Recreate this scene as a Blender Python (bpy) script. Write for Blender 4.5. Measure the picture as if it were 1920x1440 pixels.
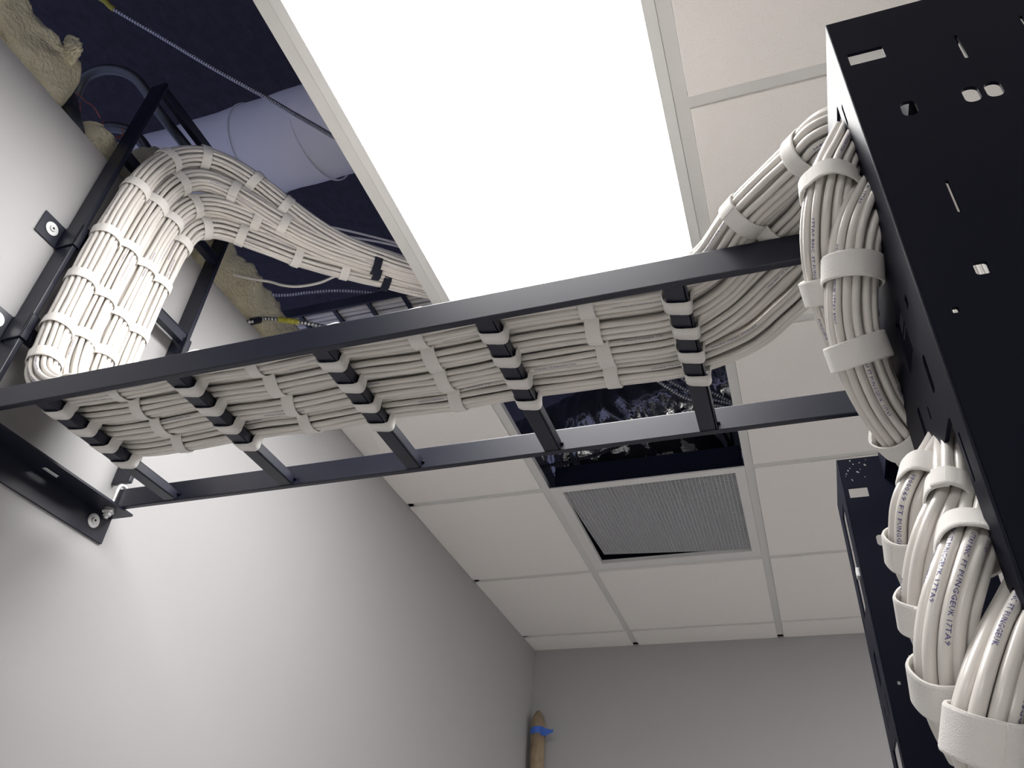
import bpy, bmesh, math, random
import numpy as np
from mathutils import Vector, Matrix, noise

# ---------------------------------------------------------------- clear
for o in list(bpy.data.objects): bpy.data.objects.remove(o, do_unlink=True)
SC = bpy.context.scene
COL = SC.collection
H = 2.70            # ceiling height; z below is written relative to the ceiling plane

# ---------------------------------------------------------------- camera
cam_d = bpy.data.cameras.new('camera'); cam = bpy.data.objects.new('camera', cam_d)
COL.objects.link(cam)
RIGHT = Vector((0.946161, 0.318218, 0.059303)); DOWN = Vector((-0.1485, 0.589504, -0.793998)); FWD = Vector((-0.287624, 0.742443, 0.605021))
M = Matrix((RIGHT, -DOWN, -FWD)).transposed().to_4x4()
M.translation = Vector((0.65162, -1.42805, -1.22593 + H))
cam.matrix_world = M
cam_d.sensor_width = 36.0; cam_d.lens = 36.0 * 1477.713 / 1920.0
cam_d.clip_start = 0.02; cam_d.clip_end = 50
SC.camera = cam

# ---------------------------------------------------------------- world, exposure
w = bpy.data.worlds.new('world'); SC.world = w; w.use_nodes = True
bg = w.node_tree.nodes['Background']
bg.inputs[0].default_value = (0.26, 0.28, 0.44, 1); bg.inputs[1].default_value = 0.50
SC.view_settings.view_transform = 'Standard'; SC.view_settings.look = 'None'
SC.view_settings.gamma = 1.0; SC.view_settings.use_curve_mapping = False
SC.view_settings.exposure = 1.0
PANEL_STRENGTH = 8.0

random.seed(7); rng = np.random.default_rng(7)

# ================================================================ helpers
def tag(o, label=None, cat=None, group=None, kind=None):
    if label: o['label'] = label
    if cat: o['category'] = cat
    if group: o['group'] = group
    if kind: o['kind'] = kind
    return o

def thing(name, label, cat, loc, group=None):
    o = bpy.data.objects.new(name, None); COL.objects.link(o)
    o.location = (loc[0], loc[1], loc[2] + H); o.empty_display_size = 0.05
    return tag(o, label, cat, group)

WLOC = {}
def world_loc(o):
    v = Vector(o.location)
    while o.parent is not None:
        o = o.parent; v = v + Vector(o.location)
    return v

class MB:
    """collects vertices and faces for ONE mesh object (z relative to ceiling)"""
    def __init__(s): s.v = []; s.f = []; s.n = 0
    def add(s, verts, faces):
        verts = np.asarray(verts, float).reshape(-1, 3)
        s.v.append(verts); b = s.n
        s.f.extend([tuple(i + b for i in f) for f in faces]); s.n += len(verts)
        return s
    def box(s, x0, x1, y0, y1, z0, z1):
        v = [(x, y, z) for x in (x0, x1) for y in (y0, y1) for z in (z0, z1)]
        return s.add(v, [(0,1,3,2),(4,6,7,5),(0,4,5,1),(2,3,7,6),(0,2,6,4),(1,5,7,3)])
    def cyl(s, a, b, r, n=24, r2=None):
        a = np.array(a, float); b = np.array(b, float); d = b - a; d /= np.linalg.norm(d)
        u = np.cross(d, (0,0,1) if abs(d[2]) < .9 else (1,0,0)); u /= np.linalg.norm(u); w_ = np.cross(d, u)
        r2 = r if r2 is None else r2; v = []
        for c, rr in ((a, r), (b, r2)):
            for k in range(n):
                t = 2*math.pi*k/n; v.append(c + rr*(math.cos(t)*u + math.sin(t)*w_))
        f = [(k, (k+1) % n, n+(k+1) % n, n+k) for k in range(n)]
        f += [tuple(range(n))[::-1], tuple(range(n, 2*n))]
        return s.add(v, f)
    def ring(s, a, b, r, rin, n=32):
        a = np.array(a, float); b = np.array(b, float); d = b - a; d /= np.linalg.norm(d)
        u = np.cross(d, (0,0,1) if abs(d[2]) < .9 else (1,0,0)); u /= np.linalg.norm(u); w_ = np.cross(d, u)
        v = []
        for c, rr in ((a, rin), (a, r), (b, r), (b, rin)):
            for k in range(n):
                t = 2*math.pi*k/n; v.append(c + rr*(math.cos(t)*u + math.sin(t)*w_))
        f = []
        for q in range(4):
            q2 = (q+1) % 4
            f += [(q*n+k, q*n+(k+1) % n, q2*n+(k+1) % n, q2*n+k) for k in range(n)]
        return s.add(v, f)
    def tube(s, path, r, n=8, cap=True):
        P = np.array(path, float); T, N, B = frames(P)
        R_ = np.broadcast_to(np.asarray(r, float), (len(P),))
        t = np.arange(n)*2*math.pi/n
        v = P[:,None,:] + R_[:,None,None]*(np.cos(t)[None,:,None]*N[:,None,:] + np.sin(t)[None,:,None]*B[:,None,:])
        return s.add(v.reshape(-1,3), grid_faces(len(P), n, cap))
    def build(s, name, m, parent=None, smooth=False, bevel=0, kind=None, label=None):
        me = bpy.data.meshes.new(name)
        V = np.concatenate(s.v); V = V + np.array([0, 0, H])
        if parent is not None: V = V - np.array(world_loc(parent))
        me.from_pydata(V.tolist(), [], s.f); me.update()
        if smooth: me.polygons.foreach_set('use_smooth', [True]*len(me.polygons))
        o = bpy.data.objects.new(name, me); COL.objects.link(o)
        me.materials.append(m)
        if parent is not None: o.parent = parent
        if bevel:
            b = o.modifiers.new('bevel', 'BEVEL'); b.width = bevel; b.segments = 2; b.limit_method = 'ANGLE'; b.angle_limit = math.radians(50)
        if kind: o['kind'] = kind
        if label: o['label'] = label
        return o

def grid_faces(m, n, cap=True):
    f = []
    for i in range(m-1):
        a = i*n; b = a+n
        for k in range(n):
            k2 = (k+1) % n
            f.append((a+k, a+k2, b+k2, b+k))
    if cap: f.append(tuple(range(n))[::-1]); f.append(tuple(range((m-1)*n, m*n)))
    return f

def frames(P, up=None):
    P = np.asarray(P, float); T = np.gradient(P, axis=0); T /= np.linalg.norm(T, axis=1)[:,None]
    N = np.zeros_like(P)
    u = np.array((0,0,1.0) if abs(T[0][2]) < .9 else (1.0,0,0)) if up is None else np.array(up, float)
    n = u - T[0]*(u@T[0]); N[0] = n/np.linalg.norm(n)
    for i in range(1, len(P)):
        n = N[i-1] - T[i]*(N[i-1]@T[i]); N[i] = n/np.linalg.norm(n)
    return T, N, np.cross(T, N)

def catmull(P, n=12):
    P = np.array(P, float); Q = np.vstack([2*P[0]-P[1], P, 2*P[-1]-P[-2]]); o = []
    for i in range(1, len(Q)-2):
        for k in range(n):
            t = k/n; a, b, c, d = Q[i-1:i+3]
            o.append(.5*((2*b)+(-a+c)*t+(2*a-5*b+4*c-d)*t*t+(-a+3*b-3*c+d)*t**3))
    o.append(P[-1]); return np.array(o)

# ================================================================ materials
def mat(name, col, rough=.5, metal=0.0, spec=.5, bump=None, cvar=None, emit=None):
    m = bpy.data.materials.new(name); m.use_nodes = True
    nt = m.node_tree; b = nt.nodes['Principled BSDF']
    b.inputs['Base Color'].default_value = (*col, 1); b.inputs['Roughness'].default_value = rough
    b.inputs['Metallic'].default_value = metal; b.inputs['Specular IOR Level'].default_value = spec
    tc = nt.nodes.new('ShaderNodeTexCoord')
    if bump:
        sc, st, dist = bump
        n = nt.nodes.new('ShaderNodeTexNoise'); n.inputs['Scale'].default_value = sc; n.inputs['Detail'].default_value = 4
        bp = nt.nodes.new('ShaderNodeBump'); bp.inputs['Strength'].default_value = st; bp.inputs['Distance'].default_value = dist
        nt.links.new(tc.outputs['Object'], n.inputs['Vector']); nt.links.new(n.outputs['Fac'], bp.inputs['Height'])
        nt.links.new(bp.outputs['Normal'], b.inputs['Normal'])
    if cvar:
        sc, c2, lo, hi = cvar
        n = nt.nodes.new('ShaderNodeTexNoise'); n.inputs['Scale'].default_value = sc; n.inputs['Detail'].default_value = 6
        r = nt.nodes.new('ShaderNodeValToRGB'); r.color_ramp.elements[0].position = lo; r.color_ramp.elements[1].position = hi
        r.color_ramp.elements[0].color = (*c2, 1); r.color_ramp.elements[1].color = (*col, 1)
        nt.links.new(tc.outputs['Object'], n.inputs['Vector']); nt.links.new(n.outputs['Fac'], r.inputs['Fac'])
        nt.links.new(r.outputs['Color'], b.inputs['Base Color'])
    if emit:
        b.inputs['Emission Color'].default_value = (*emit[0], 1); b.inputs['Emission Strength'].default_value = emit[1]
    return m

M_WALL = mat('painted drywall', (.43,.425,.43), .75, bump=(180,.05,.002))
M_BACK = mat('painted drywall back', (.43,.425,.43), .75, bump=(180,.05,.002))
M_TILE = mat('acoustic tile', (.89,.86,.83), .95, bump=(500,.35,.001), cvar=(650,(.62,.58,.55),.30,.40))
M_TEE = mat('white grid metal', (.68,.675,.66), .5)
M_FRAME = mat('white light frame', (.74,.74,.73), .4)
M_LENS = mat('lit lens', (.9,.9,.9), .4, emit=((1,.985,.97), PANEL_STRENGTH))
M_BLACK = mat('black powder coat', (.004,.006,.020), .40, spec=.62, bump=(900,.12,.0005))  # blue in the base colour stands in for lens glare over black
M_BLACKS = mat('black satin steel', (.002,.003,.012), .50, spec=.14, bump=(60,.03,.002))  # navy base: veiling glare worked into the colour of black steel
M_CABLE = mat('white cable jacket', (.79,.755,.71), .28, spec=.6)
M_STRAP = mat('white hook and loop fabric', (.84,.815,.78), .95, bump=(1500,.6,.0006))
M_BSTRAP = mat('black hook and loop fabric', (.012,.014,.03), .95)
M_INK = mat('blue black ink', (.10,.09,.26), .6)
M_ZINC = mat('zinc plated steel', (.80,.80,.80), .42, .75, bump=(300,.1,.001))
M_HOLE = mat('dark socket', (.03,.03,.035), .6)
M_MC = mat('galvanised armour', (.50,.51,.53), .30, .85)
M_YEL = mat('yellow tape', (.42,.39,.05), .5)
M_INS = mat('fibreglass', (.74,.69,.50), 1.0, bump=(120,1.0,.008), cvar=(14,(.60,.55,.38),.35,.6))
M_DECK = mat('dark deck', (.048,.046,.064), 1.0, bump=(40,.6,.01), cvar=(25,(.04,.036,.052),.35,.65))  # blue-purple tint carries lens flare haze in the deck colour
M_DUCT = mat('white duct wrap', (.78,.78,.82), .7, bump=(6,.2,.01))
M_EMT = mat('dull conduit', (.13,.14,.15), .38, .8)
M_RED = mat('copper red wire', (.40,.12,.10), .5)
M_PLASTIC = mat('crumpled black plastic', (.24,.245,.26), .09, .9, bump=(14,.35,.02))
M_BOOT = mat('dull black duct board', (.008,.010,.022), .9, spec=.1)
M_EGG = mat('white egg crate', (.62,.63,.66), .55)
M_PAPER = mat('brown kraft paper', (.36,.27,.18), .85, bump=(40,.6,.01), cvar=(9,(.24,.18,.12),.4,.6))
M_BLUE = mat('blue painter tape', (.06,.16,.62), .7)
M_FLOOR = mat('pale floor', (.74,.72,.70), .6, cvar=(3,(.70,.68,.66),.4,.6))
M_SPECK = mat('white paint speck', (.75,.75,.75), .6)
M_LABEL = mat('white label', (.7,.7,.7), .6)

# ================================================================ room shell
W = -0.4687; YB = 2.004; T = 0.6096; XR = 2.9; YF = -4.9
def struct(name, mb, m, **k): return mb.build(name, m, kind='structure', **k)
struct('wall_left', MB().box(W-.12, W, YF, YB, -H, 0.0), M_WALL)
struct('wall_back', MB().box(W-.12, XR+.1, YB, YB+.1, -H, .0), M_BACK)
struct('wall_right', MB().box(XR, XR+.1, YF, YB, -H, 0.0), M_WALL)
struct('wall_front', MB().box(W-.12, XR+.1, YF-.1, YF, -H, 0.0), M_WALL)
struct('floor', MB().box(W-.12, XR+.1, YF-.1, YB+.1, -H-.1, -H), M_FLOOR)
struct('baseboard_left', MB().box(W, W+.012, YF, YB, -H, -H+.10), M_BOOT)
struct('baseboard_back', MB().box(W, XR, YB-.012, YB, -H, -H+.10), M_BOOT)

# ceiling tiles: one slab with a shallow drop below the grid, open where tiles are out
def tile(mb, x0, x1, y0, y1):
    e = .0125; t = .006
    a0, a1, b0, b1 = x0+e, x1-e, y0+e, y1-e
    mb.box(a0, a1, b0, b1, -t, .012)
ct = MB()
cols = [(W-.012, 0), (0, T)] + [(T*k, T*(k+1)) for k in range(1, 5)]
def rows(k): return (T*k, T*(k+1))
for ci, (x0, x1) in enumerate(cols):
    x1 = min(x1, XR+.012)
    for k in range(-9, 4):
        y0, y1 = rows(k)
        y0 = max(y0, YF)
        if k == 3: y1 = YB + .012
        if ci == 0 and k < 0 and k > -5: continue                      # tiles taken out beside the light
        if ci == 1 and k in (-7, -6, -2, -1, 0, 1): continue
        if ci == 4 and k in (0, 1): continue      # light, open bay, grille
        tile(ct, x0, x1, y0, y1)
ceil = struct('ceiling', ct, M_TILE, bevel=.0022)
# T-bar grid
g = MB(); e = .0119
def tee(mb, x0, x1, y0, y1):
    mb.box(x0, x1, y0, y1, -.0012, .0006)
    if x1-x0 < y1-y0: xm = (x0+x1)/2; mb.box(xm-.0015, xm+.0015, y0, y1, .0006, .036)
    else: ym = (y0+y1)/2; mb.box(x0, x1, ym-.0015, ym+.0015, .0006, .036)
mt = MB()
for k in range(0, 5): tee(mt, T*k-e, T*k+e, YF, YB)
struct('trim_1', mt, M_TEE)
xt = MB()
for k in range(-8, 4):
    for ci, (x0, x1) in enumerate(cols):
        x1 = min(x1, XR)
        if ci == 0 and -5 < k < 0: continue
        if (ci == 1 and k in (-1, 1, -6)) or (ci == 4 and k == 1): continue
        tee(xt, max(x0, W)+ (e if ci else 0), x1-e, T*k-e, T*k+e)
struct('trim_2', xt, M_TEE)
wa = MB()
wa.box(W, XR, YB-.022, YB, -.0012, .0004); wa.box(W, W+.018, -.01, YB, -.0012, .0004)
struct('trim_3', wa, M_TEE)
# plenum: structural deck and its far sides
struct('ceiling_deck', MB().box(-5, 6, -6, 6, 1.35, 1.45), M_DECK)

# ================================================================ lit panel
lp = thing('light_panel', 'large glowing flat white light panel set in the ceiling beside the open bay', 'light', (T/2, -T, 0))
fx0, fx1, fy0, fy1 = .0125, T-.0125, -2*T+.0125, -.0125
fr = MB(); b_ = .0205
for (a, b, c, d) in ((fx0, fx0+b_, fy0, fy1), (fx1-b_, fx1, fy0, fy1), (fx0+b_, fx1-b_, fy0, fy0+b_), (fx0+b_, fx1-b_, fy1-b_, fy1)):
    fr.box(a, b, c, d, -.0022, .010)
fr.build('frame', M_FRAME, lp, bevel=.0008)
MB().box(fx0+b_, fx1-b_, fy0+b_, fy1-b_, .0, .004).build('diffuser', M_LENS, lp)
MB().box(fx0+.004, fx1-.004, fy0+.004, fy1-.004, .0045, .016).build('housing', M_FRAME, lp)
MB().box(.22, .40, -.75, -.45, .0165, .05).build('driver_box', M_TEE, lp, bevel=.002)
# fill panel added for bounce light, same fitting, out of view beyond the rack
fill_right = lp.copy(); COL.objects.link(fill_right); fill_right.location.x = 3.5*T; fill_right.location.y = T; fill_right['label'] = 'added unseen fill light panel in the ceiling, beyond the rack towards the right wall'
for ch in list(lp.children):
    c_ = ch.copy(); COL.objects.link(c_); c_.parent = fill_right
fill_behind = lp.copy(); COL.objects.link(fill_behind); fill_behind.location.y = -6*T; fill_behind['label'] = 'added unseen fill light panel in the ceiling, far behind the viewer in the same row as the first'  # another unseen panel, added to fill from behind the camera
for ch in list(lp.children):
    c_ = ch.copy(); COL.objects.link(c_); c_.parent = fill_behind

# ================================================================ return grille
rg = thing('return_grille', 'square white air grille with fine egg crate core in the ceiling', 'grille', (T/2, 1.5*T, 0))
gx0, gx1, gy0, gy1 = .0125, T-.0125, T+.0, 2*T-.0125
ix0, ix1, iy0, iy1 = .046, .5685, .638, 1.165
fr = MB()
for (a, b, c, d) in ((gx0, ix0, gy0, gy1), (ix1, gx1, gy0, gy1), (ix0, ix1, gy0, iy0), (ix0, ix1, iy1, gy1)):
    fr.box(a, b, c, d, -.003, .001)
for (a, b, c, d) in ((ix0-.0015, ix0, iy0, iy1), (ix1, ix1+.0015, iy0, iy1), (ix0, ix1, iy0-.0015, iy0), (ix0, ix1, iy1, iy1+.0015)):
    fr.box(a, b, c, d, .001, .011)
fr.build('frame', M_FRAME, rg)
# egg crate core, slipped a little away from its far left corner
eg = MB(); nx = 44; ny = 44; cx0, cx1 = ix0+.001, ix1-.001; cy0, cy1 = iy0+.001, iy1-.001
def core(x, y):
    s = (y-cy0)/(cy1-cy0); l = 1-(x-cx0)/(cx1-cx0)
    return (x + .010*s*s*l, y - .010*s*l, .003 + .024*s*l)
def slat(p, q, h=.0125, t=.0009):
    a = np.array(core(*p)); b = np.array(core(*q)); d = b-a; d /= np.linalg.norm(d); n = np.array([-d[1], d[0], 0])*t/2
    v = [a-n, a+n, b+n, b-n]; v = v + [x_+np.array([0,0,h]) for x_ in v]
    eg.add(v, [(0,3,2,1),(4,5,6,7),(0,1,5,4),(1,2,6,5),(2,3,7,6),(3,0,4,7)])
for i in range(nx+1):
    x = cx0+(cx1-cx0)*i/nx; slat((x, cy0), (x, cy1))
for j in range(ny+1):
    y = cy0+(cy1-cy0)*j/ny; slat((cx0, y), (cx1, y))
eg.build('egg_crate_core', M_EGG, rg)
MB().box(.026, .592, gy0+.010, gy0+.014, .001, .078).box(.026, .030, gy0+.014, gy1, .001, .078).box(.588, .592, gy0+.014, gy1, .001, .078).box(.026, .592, gy1-.004, gy1, .001, .078)\
  .box(.026,.16,gy0+.014,gy1-.004,.074,.078).box(.46,.588,gy0+.014,gy1-.004,.074,.078).box(.16,.46,gy0+.014,.76,.074,.078).box(.16,.46,1.06,gy1-.004,.074,.078).build('duct_boot', M_BOOT, rg)
for (x, y) in ((ix0-.004, .99), (ix1-.03, iy1+.004)): MB().cyl((x, y, -.0045), (x, y, -.003), .004, 16).build('screw', M_ZINC, rg)

# ================================================================ sheet steel with real holes
def stadium(cx, cy, wx, wy, n=10):
    r = min(wx, wy)/2; pts = []
    if wy >= wx:
        for k in range(n+1): t = math.pi*k/n; pts.append((cx+r*math.cos(t), cy+wy/2-r+r*math.sin(t)))
        for k in range(n+1): t = math.pi+math.pi*k/n; pts.append((cx+r*math.cos(t), cy-wy/2+r+r*math.sin(t)))
    else:
        for k in range(n+1): t = -math.pi/2+math.pi*k/n; pts.append((cx+wx/2-r+r*math.cos(t), cy+r*math.sin(t)))
        for k in range(n+1): t = math.pi/2+math.pi*k/n; pts.append((cx-wx/2+r+r*math.cos(t), cy+r*math.sin(t)))
    return pts
def rect(x0, x1, y0, y1): return [(x0,y0),(x1,y0),(x1,y1),(x0,y1)]
def rrect(cx, cy, wx, wy, r, n=5):
    p = []
    for sx, sy, a0 in ((1,1,0),(-1,1,90),(-1,-1,180),(1,-1,270)):
        for k in range(n+1):
            t = math.radians(a0+90*k/n); p.append((cx+sx*(wx/2-r)+r*math.cos(t), cy+sy*(wy/2-r)+r*math.sin(t)))
    return p
def plate(mb, outline, holes, th, mapf):
    cu = bpy.data.curves.new('tmp', 'CURVE'); cu.dimensions = '2D'; cu.fill_mode = 'BOTH'; cu.extrude = th/2
    for L in [outline]+holes:
        sp = cu.splines.new('POLY'); sp.points.add(len(L)-1)
        for i, p in enumerate(L): sp.points[i].co = (p[0], p[1], 0, 1)
        sp.use_cyclic_u = True
    ob = bpy.data.objects.new('tmp', cu); COL.objects.link(ob)
    dg = bpy.context.evaluated_depsgraph_get(); me = bpy.data.meshes.new_from_object(ob.evaluated_get(dg))
    mb.add([mapf(*v.co) for v in me.vertices], [tuple(p.vertices) for p in me.polygons])
    bpy.data.objects.remove(ob); bpy.data.curves.remove(cu); bpy.data.meshes.remove(me)
    return mb

# ================================================================ relay rack
RX = .7500; RX2 = .904; RT = -.603
rack = thing('relay_rack', 'tall black steel two post equipment rack under the end of the ladder tray', 'rack', (.827, -.66, -H))
def upright(y0, first):
    yc = y0
    webh = [rrect(.7695, -.6575, .0245, .0150, .0008)]
    for k in range(0, 1):
        z = -.7305 - k*.2
        webh += [rrect(.7825, z, .0100, .0165, .0045), rrect(.8210, z, .0100, .0170, .0045), rrect(.8345, z, .0100, .0165, .0045),
                 rrect(.8730, z, .0100, .0165, .0045), stadium(.829, z+.056, .0022, .030), stadium(.786, z-.094, .0020, .030), stadium(.872, z+.060, .0022, .030)]
    webh += [rrect(.785, -.887, .0075, .010, .002), rrect(.7645, -.9145, .0035, .0045, .001)]
    mb = MB()
    plate(mb, rect(RX, RX2, -H, RT), webh, .0025, lambda a, b, c: (a, y0+.00125+c, b))
    mb.build('web_plate', M_BLACKS, rack)
    fh = [rrect(y0+.069, -.725, .050, .155, .004), rect(y0+.053, y0+.079, -.897, -.855), rrect(y0+.060, -1.155, .074, .375, .004),
          rect(y0+.029, y0+.035, -.880, -.871), stadium(y0+.0365, -.929, .0070, .027), stadium(y0+.089, -.931, .0070, .028), rect(y0+.062, y0+.065, -.943, -.934),
          stadium(y0+.0165, -.998, .0030, .030), stadium(y0+.031, -.681, .0045, .026), stadium(y0+.033, -.762, .004, .010), stadium(y0+.0150, -1.075, .0050, .012),
          stadium(y0+.118, -.70, .006, .024), stadium(y0+.118, -.80, .006, .024), stadium(y0+.118,-.985,.006,.024)]
    for k in range(8):
        z = -1.43-k*.15; fh += [rect(y0+.035, y0+.085, z-.045, z+.045), stadium(y0+.018, z, .006, .02)]
    mb = MB()
    plate(mb, rect(y0+.0025, y0+.135, -H, RT), fh, .0025, lambda a, b, c: (RX+.00125+c, a, b))
    mb.tube([(RX+.0009, y0+.0009, z_) for z_ in np.linspace(-H, RT-.0005, 12)], .0012, 12)
    mb.build('flange', M_BLACKS, rack)
    mb = MB()
    plate(mb, rect(y0+.0025, y0+.135, -H, RT), fh, .0025, lambda a, b, c: (RX2-.00125+c, a, b))
    mb.build('flange', M_BLACKS, rack)
    # cage nut clipped into the flange
upright(-1.050, True); upright(-.379, False)
MB().box(.806, .850, -1.047, -.244, -.6030, -.6000).box(.806, .809, -1.047, -.244, -.640, -.6030).build('top_angle', M_BLACKS, rack)
MB().box(.700, .950, -1.10, -.20, -H+.0005, -H+.006).build('base_plate', M_BLACKS, rack)
cn = MB().box(.7455,.7500,-.364,-.353,-.772,-.760); cn.build('cage_nut', M_ZINC, rack, bevel=.0008)
sp = MB()
rs_ = random.Random(3)
for k in range(16):
    x = .757+rs_.random()*.035; z = -.6065-rs_.random()**1.6*.032; r = .0004+rs_.random()*.0009
    sp.cyl((x, -.3790, z), (x+.0002, -.3793, z), r, 8)
sp.build('paint_specks', M_SPECK, rack)

# ================================================================ horizontal ladder tray
YN0, YN1, YFA, YFB = -.797, -.7875, -.4975, -.488
tray = thing('ladder_tray', 'long black steel cable ladder spanning from the left wall to the rack', 'cable ladder', (.14, -.6425, -.605))
MB().box(-.448, .965, YN0, YN1, -.605, -.567).build('side_rail', M_BLACK, tray, bevel=.0014)
MB().box(-.448, .965, YFA, YFB, -.605, -.567).build('side_rail', M_BLACK, tray, bevel=.0014)
RUNG = [-.3165, -.0870, .1405, .3625, .5865, .8155]
for x in RUNG:
    MB().box(x-.0125, x+.0095, YN1, YFA, -.6035, -.5876).box(x+.0105, x+.0125, YN1, YFA, -.6035, -.5876).box(x-.0125, x+.0125, YN1, YFA, -.5903, -.5876).build('rung', M_BLACK, tray, bevel=.0012)
    wd = MB().cyl((x+.0125, YFA-.001, -.594), (x+.0160, YFA-.001, -.594), .0022, 8)
    wd.build('weld', M_BLACKS, tray, smooth=True)

# ================================================================ wall angle carrying the tray
wb = thing('wall_angle_bracket', 'black steel angle bolted to the left wall beneath the tray end', 'bracket', (W, -.70, -.605))
mb = MB()
plate(mb, rect(W+.0005, W+.0500, -.95, -.4690), [rrect(W+.0205, -.6285, .0085, .034, .002)], .0040, lambda a, b, c: (a, b, -.6072+c))
mb.build('ledge', M_BLACK, wb)
mb = MB()
plate(mb, rect(-.95, -.4690, -.6577, -.6093), [], .0040, lambda a, b, c: (W+.0025+c, a, b))
mb.build('wall_flange', M_BLACK, wb, bevel=.0006)
def washer_screw(parent, x, y, z, r=.0125):
    wsh = MB().ring((x, y, z), (x+.0018, y, z), r, .0045).build('washer', M_ZINC, parent)
    MB().cyl((x+.0010, y, z), (x+.0050, y, z), .0062, 20, .0050).build('screw', M_ZINC, parent, smooth=False, bevel=.0005)
    MB().cyl((x+.0050, y, z), (x+.0054, y, z), .0024, 6).build('drive_socket', M_HOLE, parent)
washer_screw(wb, W+.0045, -.5045, -.6300)
# hook bolts that tie the tray down to the ledge
jb = thing('hook_bolt', 'silver hook bolt clamping the far rail of the tray to the wall angle', 'bolt', (-.432, -.503, -.61))
MB().tube(catmull([(-.438,-.5045,-.628),(-.438,-.5045,-.59),(-.438,-.5040,-.570),(-.438,-.5000,-.5615),(-.438,-.4930,-.5595),(-.438,-.4870,-.5620),(-.438,-.4845,-.572)],6), .0036, 12).build('hook', M_ZINC, jb, smooth=True)
MB().cyl((-.438,-.5045,-.6235),(-.438,-.5045,-.6175), .0068, 6).build('nut', M_ZINC, jb)
MB().ring((-.438,-.5045,-.6174),(-.438,-.5045,-.6160), .0100, .0038, 24).ring((-.438,-.5045,-.6159),(-.438,-.5045,-.6096), .0085, .0038, 24).build('washer', M_ZINC, jb)

# ================================================================ vertical ladder on the wall
vl = thing('wall_ladder', 'black steel cable ladder standing upright against the left wall', 'cable ladder', (W, -.6425, -.558))
MB().box(W+.0012, W+.0405, -.7970, -.7875, -.552, .2520).build('side_rail', M_BLACK, vl, bevel=.0014)
MB().box(W+.0012, W+.0405, -.4975, -.4880, -.552, .2520).build('side_rail', M_BLACK, vl, bevel=.0014)
for z in (.2375, .013, -.2140, -.4430):
    MB().box(W+.0225, W+.0370, -.7875, -.4975, z-.0125, z+.0095).box(W+.0225, W+.0370, -.7875, -.4975, z+.0105, z+.0125).build('rung', M_BLACK, vl, bevel=.0010)

def clip(side, z, label):
    """wall clip: flat foot screwed to the wall and a hooked wrap over the rail"""
    s = -1 if side == 'near' else 1
    ya, yb = (-.7970, -.7875) if side == 'near' else (-.4880, -.4975)     # outer, inner faces of the rail
    t = thing('wall_clip', label, 'clip', (W, ya + s*.025, z), )
    def bx(mb, x0, x1, y0, y1, z0, z1): return mb.box(min(x0,x1), max(x0,x1), min(y0,y1), max(y0,y1), z0, z1)
    m1 = MB(); bx(m1, W+.0003, W+.0033, ya+s*.0035, ya+s*.0480, z-.0245, z+.0245); m1.build('foot', M_BLACK, t, bevel=.0008)
    m2 = MB(); bx(m2, W+.0003, W+.0440, ya+s*.0004, ya+s*.0034, z-.0245, z+.0245); bx(m2, W+.0410, W+.0440, ya+s*.0034, yb-s*.0035, z-.0245, z+.0245)
    bx(m2, W+.0300, W+.0440, yb-s*.0005, yb-s*.0035, z-.0245, z+.0245)
    m2.build('rail_hook', M_BLACK, t, bevel=.0008)
    washer_screw(t, W+.0034, ya+s*.0245, z+.001)
clip('near', -.2265, 'black wall clip with round washer on the near rail, upper of two')
clip('near', -.4380, 'black wall clip on the near rail just above the tray corner')
clip('far', -.2400, 'black wall clip hooked over the far rail of the upright ladder')

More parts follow.
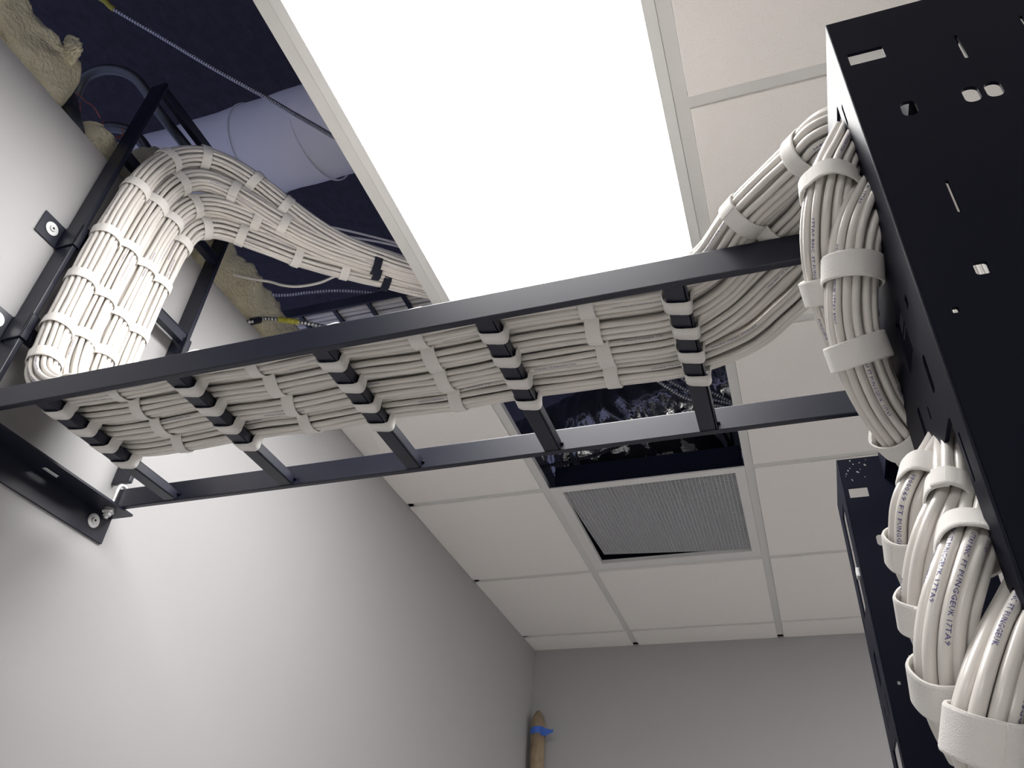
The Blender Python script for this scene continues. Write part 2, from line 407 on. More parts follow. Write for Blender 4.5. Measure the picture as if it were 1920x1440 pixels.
# ================================================================ cable bundles
# centre lines in metres (z from the ceiling), strap stations, black tie station
BUND = {
'b0':([[0.183,-0.1609,0.105],[0.043,-0.2509,0.075],[-0.047,-0.3209,0.06],[-0.1028,-0.3733,0.0558],[-0.1466,-0.4194,0.0536],[-0.1806,-0.4613,0.0558],[-0.2129,-0.5048,0.064],[-0.2465,-0.5515,0.0777],[-0.2791,-0.5968,0.0932],[-0.3092,-0.6365,0.1047],[-0.3381,-0.672,0.1059],[-0.364,-0.7052,0.0895],[-0.3815,-0.7342,0.0498],[-0.3921,-0.7539,-0.0098],[-0.4007,-0.7624,-0.0866],[-0.4064,-0.764,-0.1849],[-0.4078,-0.764,-0.2956],[-0.4056,-0.7639,-0.3938],[-0.3981,-0.7632,-0.4656],[-0.385,-0.7618,-0.52],[-0.35,-0.7585,-0.551],[-0.3,-0.7585,-0.5638],[-0.2,-0.7585,-0.567],[-0.087,-0.7585,-0.5638],[0.03,-0.7585,-0.567],[0.14,-0.7585,-0.5638],[0.25,-0.7585,-0.567],[0.3625,-0.7585,-0.5638],[0.48,-0.7585,-0.566],[0.575,-0.7545,-0.5638],[0.6262,-0.7604,-0.548],[0.6711,-0.8143,-0.542],[0.7071,-0.8492,-0.542],[0.7393,-0.8841,-0.548],[0.7611,-0.9087,-0.555],[0.8211,-0.9087,-0.555],[0.8461,-0.9087,-0.605],[0.8561,-0.9087,-0.705],[0.8561,-0.9087,-0.955]],
  [18.417,17.333,16.167,15.167,13.833,12.25,10.583,8.25,6.917,31.0,33.0,21.917,23.917,26.083,28.0],None),
'b1':([[0.1829,-0.1473,0.105],[0.0429,-0.2373,0.075],[-0.0471,-0.3073,0.06],[-0.1054,-0.3622,0.0516],[-0.1528,-0.4119,0.043],[-0.1904,-0.4567,0.0375],[-0.2244,-0.4998,0.038],[-0.258,-0.5433,0.0446],[-0.2926,-0.5873,0.0551],[-0.327,-0.629,0.0635],[-0.3566,-0.6649,0.058],[-0.3767,-0.6926,0.0298],[-0.3896,-0.7099,-0.0193],[-0.3999,-0.7168,-0.0892],[-0.4063,-0.718,-0.1852],[-0.4078,-0.718,-0.2956],[-0.4056,-0.7178,-0.3938],[-0.3971,-0.7169,-0.4644],[-0.3781,-0.7145,-0.5129],[-0.35,-0.711,-0.551],[-0.3,-0.711,-0.5638],[-0.2,-0.711,-0.567],[-0.087,-0.711,-0.5638],[0.03,-0.711,-0.567],[0.14,-0.711,-0.5638],[0.25,-0.711,-0.567],[0.3625,-0.711,-0.5638],[0.48,-0.711,-0.566],[0.575,-0.707,-0.5638],[0.6336,-0.7278,-0.556],[0.6877,-0.7751,-0.542],[0.7239,-0.8126,-0.542],[0.7569,-0.8521,-0.55],[0.8169,-0.8521,-0.55],[0.8419,-0.8521,-0.6],[0.8519,-0.8521,-0.7],[0.8519,-0.8521,-0.95]],
  [16.167,15.167,14.083,12.667,11.333,8.75,6.667,30.333,20.917,22.917,25.083,27.0],3.083),
'b2':([[0.1777,-0.1315,0.105],[0.0377,-0.2215,0.075],[-0.0523,-0.2915,0.06],[-0.1116,-0.3473,0.0515],[-0.1612,-0.399,0.0421],[-0.2016,-0.4461,0.0349],[-0.238,-0.4906,0.0333],[-0.274,-0.534,0.0358],[-0.3112,-0.5771,0.0374],[-0.3464,-0.6169,0.0302],[-0.3726,-0.6472,0.0077],[-0.3892,-0.6644,-0.0314],[-0.4004,-0.6709,-0.0933],[-0.4065,-0.672,-0.1858],[-0.4078,-0.672,-0.2956],[-0.4056,-0.6718,-0.3938],[-0.3971,-0.6707,-0.4644],[-0.3771,-0.6683,-0.5117],[-0.3434,-0.6657,-0.543],[-0.3,-0.664,-0.5638],[-0.2,-0.664,-0.567],[-0.087,-0.664,-0.5638],[0.03,-0.664,-0.567],[0.14,-0.664,-0.5638],[0.25,-0.664,-0.567],[0.3625,-0.664,-0.5638],[0.48,-0.664,-0.566],[0.575,-0.66,-0.5638],[0.6413,-0.6893,-0.56],[0.6951,-0.7331,-0.551],[0.7299,-0.7601,-0.542],[0.7581,-0.8009,-0.55],[0.8181,-0.8009,-0.55],[0.8431,-0.8009,-0.6],[0.8531,-0.8009,-0.7],[0.8531,-0.8009,-0.95]],
  [15.167,14.25,13.083,11.583,10.25,7.583,30.25,19.917,21.917,24.083,26.0],3.083),
'b3':([[0.1759,-0.1004,0.105],[0.0359,-0.1904,0.075],[-0.0541,-0.2604,0.06],[-0.1163,-0.3187,0.0495],[-0.1698,-0.3734,0.0356],[-0.2144,-0.4234,0.0216],[-0.2548,-0.4699,0.0128],[-0.2942,-0.5143,0.0102],[-0.3319,-0.5548,0.0091],[-0.3626,-0.587,0.002],[-0.3827,-0.6086,-0.0154],[-0.395,-0.6209,-0.0453],[-0.403,-0.626,-0.0986],[-0.4071,-0.627,-0.1867],[-0.4078,-0.627,-0.2956],[-0.4056,-0.6267,-0.3938],[-0.3971,-0.6253,-0.4644],[-0.3771,-0.6221,-0.5117],[-0.3434,-0.6187,-0.543],[-0.3,-0.6165,-0.5638],[-0.2,-0.6165,-0.567],[-0.087,-0.6165,-0.5638],[0.03,-0.6165,-0.567],[0.14,-0.6165,-0.5638],[0.25,-0.6165,-0.567],[0.3625,-0.6165,-0.5638],[0.48,-0.6165,-0.566],[0.575,-0.6125,-0.5638],[0.6549,-0.6373,-0.562],[0.7031,-0.6728,-0.553],[0.7352,-0.7088,-0.551],[0.7594,-0.7512,-0.55],[0.8194,-0.7512,-0.55],[0.8444,-0.7512,-0.6],[0.8544,-0.7512,-0.7],[0.8544,-0.7512,-0.95]],
  [14.25,13.083,11.75,9.833,7.917,5.833,4.167,19.917,21.917,24.083,26.0],2.917),
'F1':([[0.7572,-0.9938,-0.6756],[0.7418,-1.0033,-0.7126],[0.7295,-1.0093,-0.7442],[0.7195,-1.0009,-0.7757],[0.7169,-0.9783,-0.7964],[0.722,-0.9425,-0.8132],[0.7344,-0.8989,-0.8277],[0.7502,-0.8553,-0.8406],[0.7679,-0.8065,-0.8425]],
  [2.167,4.417],None),
'F2':([[0.7636,-0.9931,-0.7395],[0.7496,-1.0063,-0.7713],[0.7367,-1.0045,-0.7961],[0.7297,-0.9902,-0.817],[0.7249,-0.9728,-0.8407],[0.7259,-0.9542,-0.8598],[0.7348,-0.9241,-0.8792],[0.7519,-0.8874,-0.8913],[0.773,-0.8331,-0.8901]],
  [3.0,5.0,6.917],None),
'G1':([[0.7685,-0.9529,-0.927],[0.7542,-0.9707,-0.9533],[0.741,-0.9797,-0.9733],[0.7286,-0.9827,-0.9921],[0.724,-0.9745,-1.0043],[0.7232,-0.9582,-1.0165],[0.7297,-0.928,-1.0255],[0.7424,-0.8784,-1.0308]],
  [2.25,4.75],None),
'G2':([[0.7611,-0.9775,-0.9499],[0.7528,-0.9927,-0.9766],[0.7464,-0.9981,-0.9977],[0.7322,-1.0042,-1.0218],[0.7231,-0.9996,-1.04],[0.7185,-0.987,-1.0577],[0.7226,-0.9627,-1.0691],[0.7356,-0.9112,-1.0765]],
  [2.167,5.083],None),
'G3':([[0.7676,-0.9846,-0.9877],[0.7547,-1.002,-1.0138],[0.746,-1.0108,-1.032],[0.7303,-1.0269,-1.061],[0.7206,-1.0275,-1.0814],[0.7161,-1.0217,-1.0989],[0.7182,-1.003,-1.1126],[0.7293,-0.9565,-1.123]],
  [2.167,5.417],None),
'G4':([[0.779,-0.9907,-1.0409],[0.7568,-1.0201,-1.0733],[0.7408,-1.0354,-1.0952],[0.7276,-1.0427,-1.1172],[0.7207,-1.0392,-1.133],[0.7213,-1.0278,-1.1468],[0.726,-1.009,-1.1594]],
  [4.0],None),
}
def textmesh(s):
    cu = bpy.data.curves.new('tmp', 'FONT'); cu.body = s; cu.size = 1.0; cu.resolution_u = 1; cu.space_character = 1.08; cu.offset = .012
    ob = bpy.data.objects.new('tmp', cu); COL.objects.link(ob)
    dg = bpy.context.evaluated_depsgraph_get(); me = bpy.data.meshes.new_from_object(ob.evaluated_get(dg))
    bm = bmesh.new(); bm.from_mesh(me)
    for y in (.12, .24, .36, .48, .60):
        geo = bm.verts[:]+bm.edges[:]+bm.faces[:]
        bmesh.ops.bisect_plane(bm, geom=geo, plane_co=(0, y, 0), plane_no=(0, 1, 0))
    V = np.array([v.co for v in bm.verts]); bm.verts.index_update(); F = [tuple(v.index for v in f.verts) for f in bm.faces]
    bm.free(); bpy.data.objects.remove(ob); bpy.data.curves.remove(cu); bpy.data.meshes.remove(me)
    return V, F
TXT = [textmesh(s) for s in ('0042 FT PUNGGEUK 17TA9 RNC', 'PUNGGEUK 17TA9 RNC  FT PUNGGEUK', '0900069 FT PUNGGEUK  17TA9', '17TA9 RNC  FT PUNGGEUK 17TA9')]

def bundle(key, rings, d, label, strapw=.019, rr=None, group=None, prints=(.30, .5), wild=.25, sides=8, brung=False, seed=0, phase=0, tw=.2, strap_r=None, lean=0.0):
    P0, sps, bsp = BUND[key]; rg_ = np.random.default_rng(seed)
    P = catmull(P0); n = len(P); Tn, N, B = frames(P, up=(0, 0, 1) if abs(P[1][2]-P[0][2]) < .9*np.linalg.norm(P[1]-P[0]) else (1, 0, 0))
    seg = np.linalg.norm(np.diff(P, axis=0), axis=1); S = np.concatenate([[0], np.cumsum(seg)]); L = S[-1]
    base = P[len(P)//2]
    t = thing('cable_bundle', label, 'cable bundle', base, group)
    # where it is held tight
    idx = [int(round(a*12)) for a in sps] + ([int(round(bsp*12))] if bsp else [])
    hold = [S[min(i, n-1)] for i in idx]
    if brung:
        for x in RUNG[:5]:
            m_ = (np.abs(P[:,2]+.5635) < .012); j = np.argmin(np.abs(P[:,0]-x)+10*(~m_)); hold.append(S[j])
    hold = np.array(sorted(hold))
    dist = np.min(np.abs(S[:,None]-hold[None,:]), axis=1) if len(hold) else np.ones(n)
    loose = np.clip(dist/.045, 0, 1)**1.3
    twist = phase + tw*np.sin(S/.42 + phase*1.7)
    R0 = max(r for _, r, _ in rings)*d + d/2 if rr is None else rr
    c = 0
    for (cnt, rad, off) in rings:
        for j in range(cnt):
            a0 = off + 2*math.pi*j/cnt
            p1, p2 = rg_.uniform(0, 6.28, 2); f1, f2 = rg_.uniform(.05, .08), rg_.uniform(.12, .25)
            wob = wild*(np.sin(S/f1+p1)*.5+np.sin(S/f2+p2)*.6)*loose
            ang = a0 + twist + wob + .05*rg_.standard_normal()
            r_ = rad*d*(1 + .035*loose*np.sin(S/.06+p2)*(1 if rad > 1 else .3)) + .0004*loose*np.sin(S/f1*1.7+p1)
            off3 = r_[:,None]*(np.cos(ang)[:,None]*N + np.sin(ang)[:,None]*B)
            cc = P + off3
            tt = np.arange(sides)*2*math.pi/sides
            rc = d/2*.985
            v = cc[:,None,:] + rc*(np.cos(tt)[None,:,None]*N[:,None,:] + np.sin(tt)[None,:,None]*B[:,None,:])
            co = MB().add(v.reshape(-1, 3), grid_faces(n, sides)).build('cable', M_CABLE, t, smooth=True)
            if rad == max(r for _, r, _ in rings) and rg_.random() < prints[1]:
                hgt = .0033*min(1, d/.0060)
                s0 = rg_.uniform(0, prints[0])
                while s0 < L-.09:
                    V, F = TXT[rg_.integers(len(TXT))]
                    xs = s0 + V[:,0]*hgt*1.05; ys = -(V[:,1]-.35)*hgt
                    if xs.max() < L-.01:
                        cx = np.stack([np.interp(xs, S, cc[:,k]) for k in range(3)], 1)
                        Nx = np.stack([np.interp(xs, S, N[:,k]) for k in range(3)], 1); Bx = np.stack([np.interp(xs, S, B[:,k]) for k in range(3)], 1)
                        ph = np.interp(xs, S, ang) + (p1-3.14)*.13 + ys/rc
                        w_ = cx + (rc+.00009)*(np.cos(ph)[:,None]*Nx + np.sin(ph)[:,None]*Bx)
                        MB().add(w_, F).build('jacket_print', M_INK, co)
                    s0 += prints[0]+rg_.uniform(0, .12)
    # straps
    def strap(i, wdt, m, kk):
        R0_ = R0*(1+.14*abs(lean)) + (.0035 if kk == 99 else 0)
        i = min(max(i, 1), n-2); Cn = P[i]; a = Tn[i]; u = N[i]; w2 = B[i]
        tilt = rg_.uniform(-.10, .10, 2); a = a + tilt[0]*u + tilt[1]*w2 + (lean if (kk == 0 or lean > -.4) else 0)*np.array([-.29, .74, .60]); a /= np.linalg.norm(a)
        u = u - a*(u@a); u /= np.linalg.norm(u); w2 = np.cross(a, u)
        st = rg_.uniform(0, 6.28); m_ = 64; v = []; rs = R0_
        for k in range(m_+1):
            q = k/m_; th = st + (2*math.pi+.7)*q
            rr_ = rs + .0008 + .0013*max(0, min(1, (q-.86)/.06)) + .0003*math.sin(5*th+st)
            e_ = u*math.cos(th)+w2*math.sin(th)
            for (da, dr) in ((-.5, 0), (-.5, .0011), (-.44, .0016), (.44, .0016), (.5, .0011), (.5, 0)):
                v.append(Cn + e_*(rr_+dr) + a*(wdt*da))
        MB().add(v, grid_faces(m_+1, 6)).build('strap', m, t, smooth=False)
    for k, a in enumerate(sps): strap(int(round(a*12)), strapw, M_STRAP, k)
    if bsp: strap(int(round(bsp*12)), strapw*.95, M_BSTRAP, 99)
    # straps that also go round a rung
    if brung:
        for x0 in RUNG[:5]:
            j = np.argmin(np.abs(P[:,0]-x0)+10*(np.abs(P[:,2]+.5635) > .012)); y0 = P[j][1]; zc = P[j][2]; zb = -.6040
            k_ = rg_.uniform(-.002, .002); Rr = .0242
            pts = [(-.0142,-.004,zb+.0022),(-.008,-.002,zb-.0012),(0,0,zb-.0014),(.008,.002,zb-.0012),(.0142,.004,zb+.0022),(.0156,.005,-.590),(.0170,.012,-.578),(.0160,.0205,zc-.006),(.012,.0225,zc+.006),(.006,.014,zc+.0205),(0,0,zc+.0250),(-.006,-.014,zc+.0205),(-.012,-.0225,zc+.006),(-.0160,-.0205,zc-.006),(-.0170,-.012,-.578),(-.0156,-.005,-.590)]
            nrm = [(-.8,0,-.6),(-.2,0,-1),(0,0,-1),(.2,0,-1),(.8,0,-.6),(1,.05,-.1),(.85,.5,-.2),(.3,1,-.2),(.15,1,.2),(.1,.6,.8),(0,0,1),(-.1,-.6,.8),(-.15,-1,.2),(-.3,-1,-.2),(-.85,-.5,-.2),(-1,-.05,-.1)]
            q = catmull([np.array(a)+np.array([x0+k_, y0, 0]) for a in pts[-1:]+pts+pts[:2]], 5)[5:-5]
            nn = catmull(nrm[-1:]+nrm+nrm[:2], 5)[5:-5]
            q = q[:-1]; nn = nn[:-1]
            tq = np.roll(q, -1, 0)-np.roll(q, 1, 0); tq /= np.linalg.norm(tq, axis=1)[:,None]
            nn = nn - tq*np.sum(nn*tq, 1)[:,None]; nn /= np.linalg.norm(nn, axis=1)[:,None]
            wd = np.cross(tq, nn)
            m_ = len(q); v = []
            for k in range(m_):
                for (da, dr) in ((-.5, 0), (-.5, .0010), (.5, .0010), (.5, 0)): v.append(q[k]+wd[k]*(.0195*da)+nn[k]*dr)
            f = []
            for k in range(m_):
                k2 = (k+1) % m_
                for e_ in range(4): f.append((k*4+e_, k*4+(e_+1) % 4, k2*4+(e_+1) % 4, k2*4+e_))
            MB().add(v, f).build('rung_strap', M_STRAP, t, smooth=True)
    return t

R24 = [(3, .60, 0), (8, 1.46, .3), (13, 2.42, .1)]
lab = ['nearest of the four thick white cable bundles lying on the ladder tray', 'second from near of the four thick white cable bundles on the tray',
       'third from near of the four thick white cable bundles on the tray', 'farthest of the four thick white cable bundles on the ladder tray']
for i in range(4):
    bundle('b%d' % i, R24, .0082, lab[i], group='cable bundles on the ladder tray', brung=True, seed=11+i, phase=i*1.3, wild=.06)
R33 = [(3, .6, 0), (9, 1.55, .2), (14, 2.52, .1)]
bundle('F1', R33, .0058, 'white cable bundle looping out of the topmost slot of the rack side', seed=21, phase=.4, wild=.07, tw=.25, sides=12, lean=-.30, prints=(.18,.6))
bundle('F2', R33, .0058, 'white cable bundle with three straps arching down the rack side, below the topmost', seed=22, phase=1.1, wild=.07, tw=.25, sides=12, lean=-.30, prints=(.18,.6))
R7 = [(1, 0, 0), (6, 1.03, .2)]; R12 = [(3, .6, 0), (9, 1.52, .2)]
bundle('G1', R7, .0066, 'thin white cable bundle coming out highest in the lower rack slot', strapw=.0195, seed=31, phase=.2, wild=.10, tw=.3, sides=14, lean=-.50, prints=(.12,.8))
bundle('G2', R7, .0066, 'thin white cable bundle second from the top in the lower rack slot', strapw=.0195, seed=32, phase=2.0, wild=.10, tw=.3, sides=14, lean=-.50, prints=(.12,.8))
bundle('G3', R12, .0064, 'white cable bundle third from the top in the lower rack slot', strapw=.0195, seed=33, phase=.9, wild=.08, tw=.3, sides=14, lean=-.50, prints=(.12,.5))
bundle('G4', R12, .0066, 'lowest and closest white cable bundle at the bottom right corner', strapw=.0195, seed=34, phase=.5, wild=.08, tw=.3, sides=16, prints=(.10,.8))

# ================================================================ above the ceiling
def armoured(pts, r, label, name='armoured_cable', pitch=.0085, yellow=None, m=M_MC, conn=None):
    P = catmull(pts, 16); seg = np.linalg.norm(np.diff(P, axis=0), axis=1); S = np.concatenate([[0], np.cumsum(seg)])
    k = int(S[-1]/pitch*8); s = np.linspace(0, S[-1], k); Q = np.stack([np.interp(s, S, P[:,i]) for i in range(3)], 1)
    rad = r*(.60+.48*np.abs(np.cos(math.pi*s/pitch))**.6)
    t = thing(name, label, 'cable', P[len(P)//2])
    MB().tube(Q, rad, 10).build('armour', m, t, smooth=True)
    MB().tube(Q[::8], r*.86, 10).build('groove_shade', M_HOLE, t, smooth=True)  # dark tube filling the grooves, stands in for their shade
    if yellow:
        i0, i1 = int(yellow[0]*k), int(yellow[1]*k)
        MB().tube(Q[i0:i1], r*1.35+.0004*np.sin(np.arange(i1-i0)*.9), 12).build('yellow_tape', M_YEL, t, smooth=True)
    if conn is not None:
        MB().cyl(conn[0], conn[1], r*1.7, 12).build('connector', M_BLACK, t)
    return t
armoured([(-.90,-.93,.76),(-.77,-.855,.701),(-.737,-.824,.679),(-.625,-.754,.613),(-.475,-.688,.503),(-.326,-.634,.393),(-.191,-.614,.267),(-.03,-.62,.10),(.06,-.62,.06)], .0050,
         'silver armoured cable with yellow tape crossing the dark space left of the light', yellow=(.125, .168))
armoured([(-0.49, -0.32, -0.0008),(-0.462, -0.31, 0.0012),(-0.455, -0.2738, 0.0416),(-0.361, -0.2384, 0.035),(-0.3032, -0.1969, 0.04),(-0.05, -0.03, 0.06),(0.1, 0.1, 0.1)], .0052,
         'silver armoured cable with yellow tape emerging over the wall top behind the tray', yellow=(.155,.225), conn=((-0.462, -0.31, 0.0012),(-0.4585, -0.2919, 0.0214)))
armoured([(-.9,-.15,.36),(-.675,-.033,.399),(-.581,-.007,.411),(-.488,.021,.421),(-.367,.069,.42),(-.232,.128,.412),(0,.25,.39),(.3,.4,.35)], .0055,
         'thin silver armoured cable sagging far back above the wire tray')
MCX = [([(.20,.30,.31),(.357,.464,.27),(.41,.52,.25),(.463,.566,.232),(.586,.633,.22),(.75,.70,.2)], 'lowest of three silver armoured cables over the open ceiling bay'),
       ([(.22,.34,.34),(.372,.49,.30),(.43,.54,.275),(.49,.585,.255),(.60,.64,.235),(.76,.70,.21)], 'middle of three silver armoured cables over the open ceiling bay'),
       ([(.24,.38,.37),(.40,.515,.325),(.46,.56,.30),(.53,.60,.27),(.61,.655,.245),(.77,.71,.22)], 'highest of three silver armoured cables over the open ceiling bay')]
for pts, l in MCX: armoured(pts, .0058, l)
armoured([(-.1,.56,.05),(.03,.585,.068),(.10,.598,.082),(.20,.60,.105),(.33,.58,.14),(.45,.55,.19)], .0052, 'dark armoured cable crossing low over the edge of the open bay', m=M_BLACKS)

# round duct
du = thing('round_duct', 'wide pale round duct running high above the open ceiling', 'duct', (-.4, -.336, .70))
dm = MB(); s = np.linspace(-1.9, 1.3, 60)
dm.tube([(x, -.336+.006*math.sin(x*5), .70) for x in s], [.135+.0015*math.sin(x*37) for x in s], 48); dm.build('duct_body', M_DUCT, du, smooth=True)
for x in (-.62, -.42, -.16, .25):
    a = np.linspace(0, 2*math.pi, 49); P = np.array([(x+.02*math.cos(t), -.336+.1375*math.cos(t), .70+.1375*math.sin(t)) for t in a])
    MB().tube(P, .0028, 6).build('seam_ring', M_DUCT, du, smooth=True)

# conduits, red tie wire
cd = thing('conduit', 'grey metal conduit arching over the wall top behind the upright ladder', 'conduit', (-.6,-.82,.2))
MB().tube(catmull([(-.70,-.80,.06),(-.690,-.810,.20),(-.679,-.812,.278),(-.647,-.832,.317),(-.594,-.825,.335),(-.541,-.794,.321),(-.502,-.732,.264),(-.457,-.669,.208),(-.412,-.605,.151),(-.36,-.52,.10),(-.30,-.40,.06)],8), .0115, 14).build('pipe', M_EMT, cd, smooth=True)
cd = thing('conduit', 'short grey conduit elbow low on the wall top beside red wires', 'conduit', (-.58,-.77,.15))
MB().tube(catmull([(-.66,-.74,.08),(-.617,-.765,.167),(-.588,-.771,.189),(-.545,-.755,.189),(-.519,-.732,.173),(-.49,-.69,.13)],8), .0120, 14).build('pipe', M_EMT, cd, smooth=True)
cd = thing('pipe_stub', 'grey pipe stub between two pieces of insulation on the wall top', 'conduit', (-.53,-.87,.05))
MB().cyl((-.49,-.868,-.01+.012),(-.585,-.868,.155), .021, 20).build('pipe', M_EMT, cd, smooth=True)
RW = [([(-.628,-.891,.185),(-.607,-.876,.176),(-.598,-.867,.17),(-.594,-.846,.146),(-.579,-.862,.173),(-.57,-.861,.175),(-.558,-.847,.164),(-.544,-.835,.156),(-.534,-.816,.138)], 'longest thin red wire looped over the insulation gap'),
      ([(-.568,-.85,.163),(-.572,-.834,.141),(-.574,-.819,.121)], 'short thin red wire hanging down in front of insulation'),
      ([(-.531,-.811,.133),(-.53,-.796,.114),(-.527,-.783,.1)], 'short thin red wire ending near the grey conduit elbow'),
      ([(-.599,-.869,.171),(-.594,-.856,.157),(-.592,-.846,.146)], 'tiny twisted red wire at the pipe stub'),
      ([(-.495,-.791,.124),(-.495,-.782,.114),(-.509,-.783,.108),(-.495,-.775,.106)], 'small curled red wire beside the upright ladder rail')]
for pts, l in RW:
    o = MB().tube(catmull(pts, 8), .0013, 6)
    c0 = thing('red_wire', l, 'wire', pts[1], 'red tie wires on the wall top'); o.build('strand', M_RED, c0, smooth=True)
for pts, l in (([(-.52,-.42,.085),(-.46,-.38,.082),(-.412,-.349,.085),(-.383,-.334,.08),(-.347,-.32,.08),(-.297,-.309,.09),(-.245,-.304,.11),(-.15,-.28,.14)], 'single loose white cable drooping below the four bundles'),
               ([(-.62,-.24,.52),(-.5,-.186,.504),(-.4,-.138,.493),(-.273,-.073,.473),(-.1,.02,.44)], 'upper of two loose pale cables far behind the bundles'),
               ([(-.55,-.19,.49),(-.453,-.148,.48),(-.388,-.121,.478),(-.267,-.064,.465),(-.1,.03,.43)], 'lower of two loose pale cables far behind the bundles')):
    t = thing('loose_cable', l, 'cable', pts[2]); MB().tube(catmull(pts, 8), .0034, 8).build('jacket', M_CABLE, t, smooth=True)

# insulation along the wall top
def batt(y0, y1, h, label, seed, x0=-.575, x1=-.478, taper=.05):
    t = thing('insulation_batt', label, 'insulation', ((x0+x1)/2, (y0+y1)/2, 0.0))
    ns = max(24, int((y1-y0)/.008)); nr = 40; v = []
    for i in range(ns+1):
        y = y0+(y1-y0)*i/ns
        e_ = min(1, (y-y0)/taper if y0 > -1.5 else 1, (y1-y)/taper) ; e_ = max(.03, e_)**.4
        for k in range(nr):
            a = 2*math.pi*k/nr; cx = (x0+x1)/2; ca, sa = math.cos(a), math.sin(a)
            sx = math.copysign(abs(ca)**.6, ca)*(x1-x0)/2; sz = math.copysign(abs(sa)**.6, sa)*h/2
            nz = noise.fractal(Vector((cx*9+ca*1.2+seed, y*9, sa*1.2)), .8, 2.2, 5); n2 = noise.noise(Vector((ca*3+seed, y*34, sa*3)))
            n3 = noise.noise(Vector((ca*9+seed, y*120, sa*9))); n4 = noise.noise(Vector((ca*2.5+seed*2, y*70, sa*2.5)))
            f = 1+.28*nz+.10*n2+.035*n3+.05*n4
            z = h/2+sz*e_*f
            v.append((cx+sx*e_*f, y, max(.0012, z)))
    MB().add(v, grid_faces(ns+1, nr)).build('fibre', M_INS, t, smooth=True)
batt(-1.75, -.895, .150, 'cream fibreglass batt lying on the wall top at the upper left corner', 1.3, taper=.03)
batt(-.858, -.755, .092, 'small cream fibreglass piece between red wires and the upright ladder', 7.7, taper=.03)
batt(-.745, -.045, .165, 'long cream fibreglass batt on the wall top behind the upright ladder', 4.1, taper=.04)
# torn tuft hanging off the first batt
t = thing('insulation_tuft', 'torn cream tuft hanging off the side of the upper left batt', 'insulation', (-.47,-.94,.13))
v = []; nr = 24
for i in range(25):
    s_ = i/24; c_ = np.array([-.482+.008*math.sin(s_*3), -.975+.036*s_, .160-.050*s_]); r_ = .002+.014*math.sin(math.pi*min(1, s_*1.02))**.8
    for k in range(nr):
        a = 2*math.pi*k/nr; f = 1+.6*noise.fractal(Vector((math.cos(a)*2, s_*6, math.sin(a)*2)), .8, 2.2, 4)
        v.append(c_+r_*f*np.array([math.cos(a), .3*math.sin(a), math.sin(a)]))
MB().add(v, grid_faces(25, nr)).build('fibre', M_INS, t, smooth=True)

# distant tray with cables, hangers
dt = thing('wire_tray', 'dim basket tray with cables far above the open ceiling', 'cable tray', (-.2, .10, .35))
MB().box(-1.6, 1.4, .022, .028, .35, .385).build('side_rail', M_BLACK, dt); MB().box(-1.6, 1.4, .165, .171, .35, .385).build('side_rail', M_BLACK, dt)
for k in range(22): MB().box(-1.2+k*.115, -1.188+k*.115, .028, .165, .350, .358).build('rung', M_BLACK, dt)
for k in range(8):
    y = .036+k*.0165
    t = thing('tray_cable', 'grey white cable lying in the dim basket tray', 'cable', (0, y, .365), 'cables lying in the far basket tray')
    MB().tube([(x, y+.003*math.sin(x*4+k), .365+.002*math.sin(x*7+k*2)) for x in np.linspace(-1.5, 1.3, 40)], .0068, 8).build('jacket', M_CABLE, t, smooth=True)

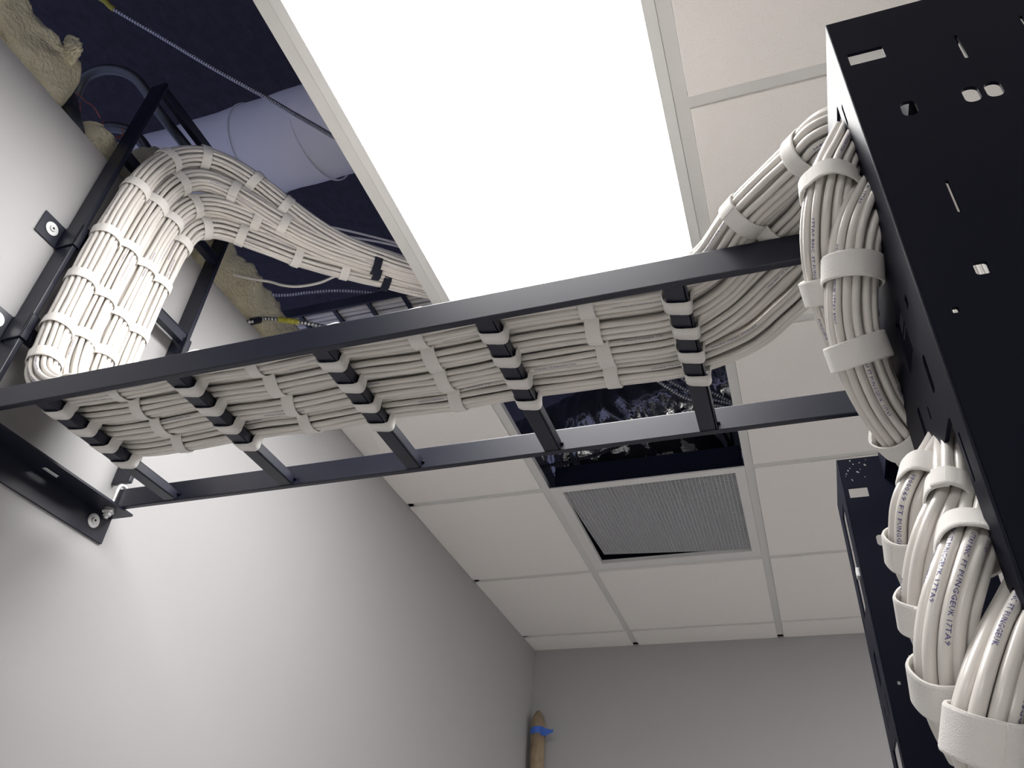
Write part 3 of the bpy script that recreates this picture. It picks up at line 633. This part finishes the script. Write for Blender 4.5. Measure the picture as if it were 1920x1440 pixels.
# crumpled black duct over the open bay
fd = thing('flexible_duct', 'crumpled glossy black plastic flexible duct above the open ceiling bay', 'duct', (.4,.8,.3))
P = catmull([(1.5,.84,.46),(1.1,.82,.44),(.75,.80,.40),(.45,.80,.36),(.2,.83,.305),(0.0,.88,.275),(-.25,1.0,.29),(-.6,1.1,.36)], 30)
Tn, N, B = frames(P); nr = 110; v = []
for i in range(len(P)):
    for k in range(nr):
        a = 2*math.pi*k/nr; ca, sa = math.cos(a), math.sin(a)
        q = P[i]+.16*(ca*N[i]+sa*B[i]); vq = Vector(q)
        cr = 1-abs(noise.noise(vq*7+Vector((3,1,2))*1.0)); cr2 = 1-abs(noise.noise(Vector((i*.16+1.2*noise.noise(vq*6), a*1.1, 2.0)))*1.8)
        rr_ = .182+.010*cr+.016*cr2+.0015*noise.noise(vq*40)
        v.append(P[i]+rr_*(ca*N[i]+sa*B[i]))
MB().add(v, grid_faces(len(P), nr)).build('plastic_sleeve', M_PLASTIC, fd, smooth=True)

# ================================================================ paper roll in the corner
pr_ = thing('paper_roll', 'rolled brown paper bound with blue tape standing in the far corner', 'paper roll', (-.425, 1.95, -H))
zz = np.concatenate([np.linspace(-H+.002, -.50, 30), np.linspace(-.48, -.300, 14), [-.292, -.287, -.285]])
v = []; nr = 40
for i, z in enumerate(zz):
    f_ = 1.0 if z < -.34 else max(.25, 1-((z+.34)/.055)**2*.75)
    for k in range(nr):
        a = 2*math.pi*k/nr; cr = .0025*noise.noise(Vector((math.cos(a)*2, math.sin(a)*2, z*14)))+.0015*math.sin(z*90+3*a)*(z > -.55)
        v.append((-.424+(.030+cr)*f_*math.cos(a)+.004*(z+.3), 1.955+(.030+cr)*f_*math.sin(a), z))
MB().add(v, grid_faces(len(zz), nr)).build('paper', M_PAPER, pr_, smooth=True)
tb = MB(); v = []
for k in range(41):
    a = 2*math.pi*k/40; zt = -.385+.006*math.cos(a+1)
    for (rr_, dz) in ((.0315, 0), (.0325, 0), (.0325, .026), (.0315, .026)): v.append((-.424+rr_*math.cos(a), 1.955+rr_*math.sin(a), zt+dz))
tb.add(v, grid_faces(41, 4))
fl = [(-.404,1.926,-.359,-.388),(-.386,1.924,-.363,-.394),(-.370,1.923,-.366,-.390),(-.352,1.921,-.372,-.382),(-.346,1.920,-.366,-.381)]
v = []
for (x, y, z1, z0) in fl: v += [(x, y, z0), (x, y-.0006, z0), (x, y-.0006, z1), (x, y, z1)]
tb.add(v, grid_faces(len(fl), 4))
tb.build('blue_tape', M_BLUE, pr_)
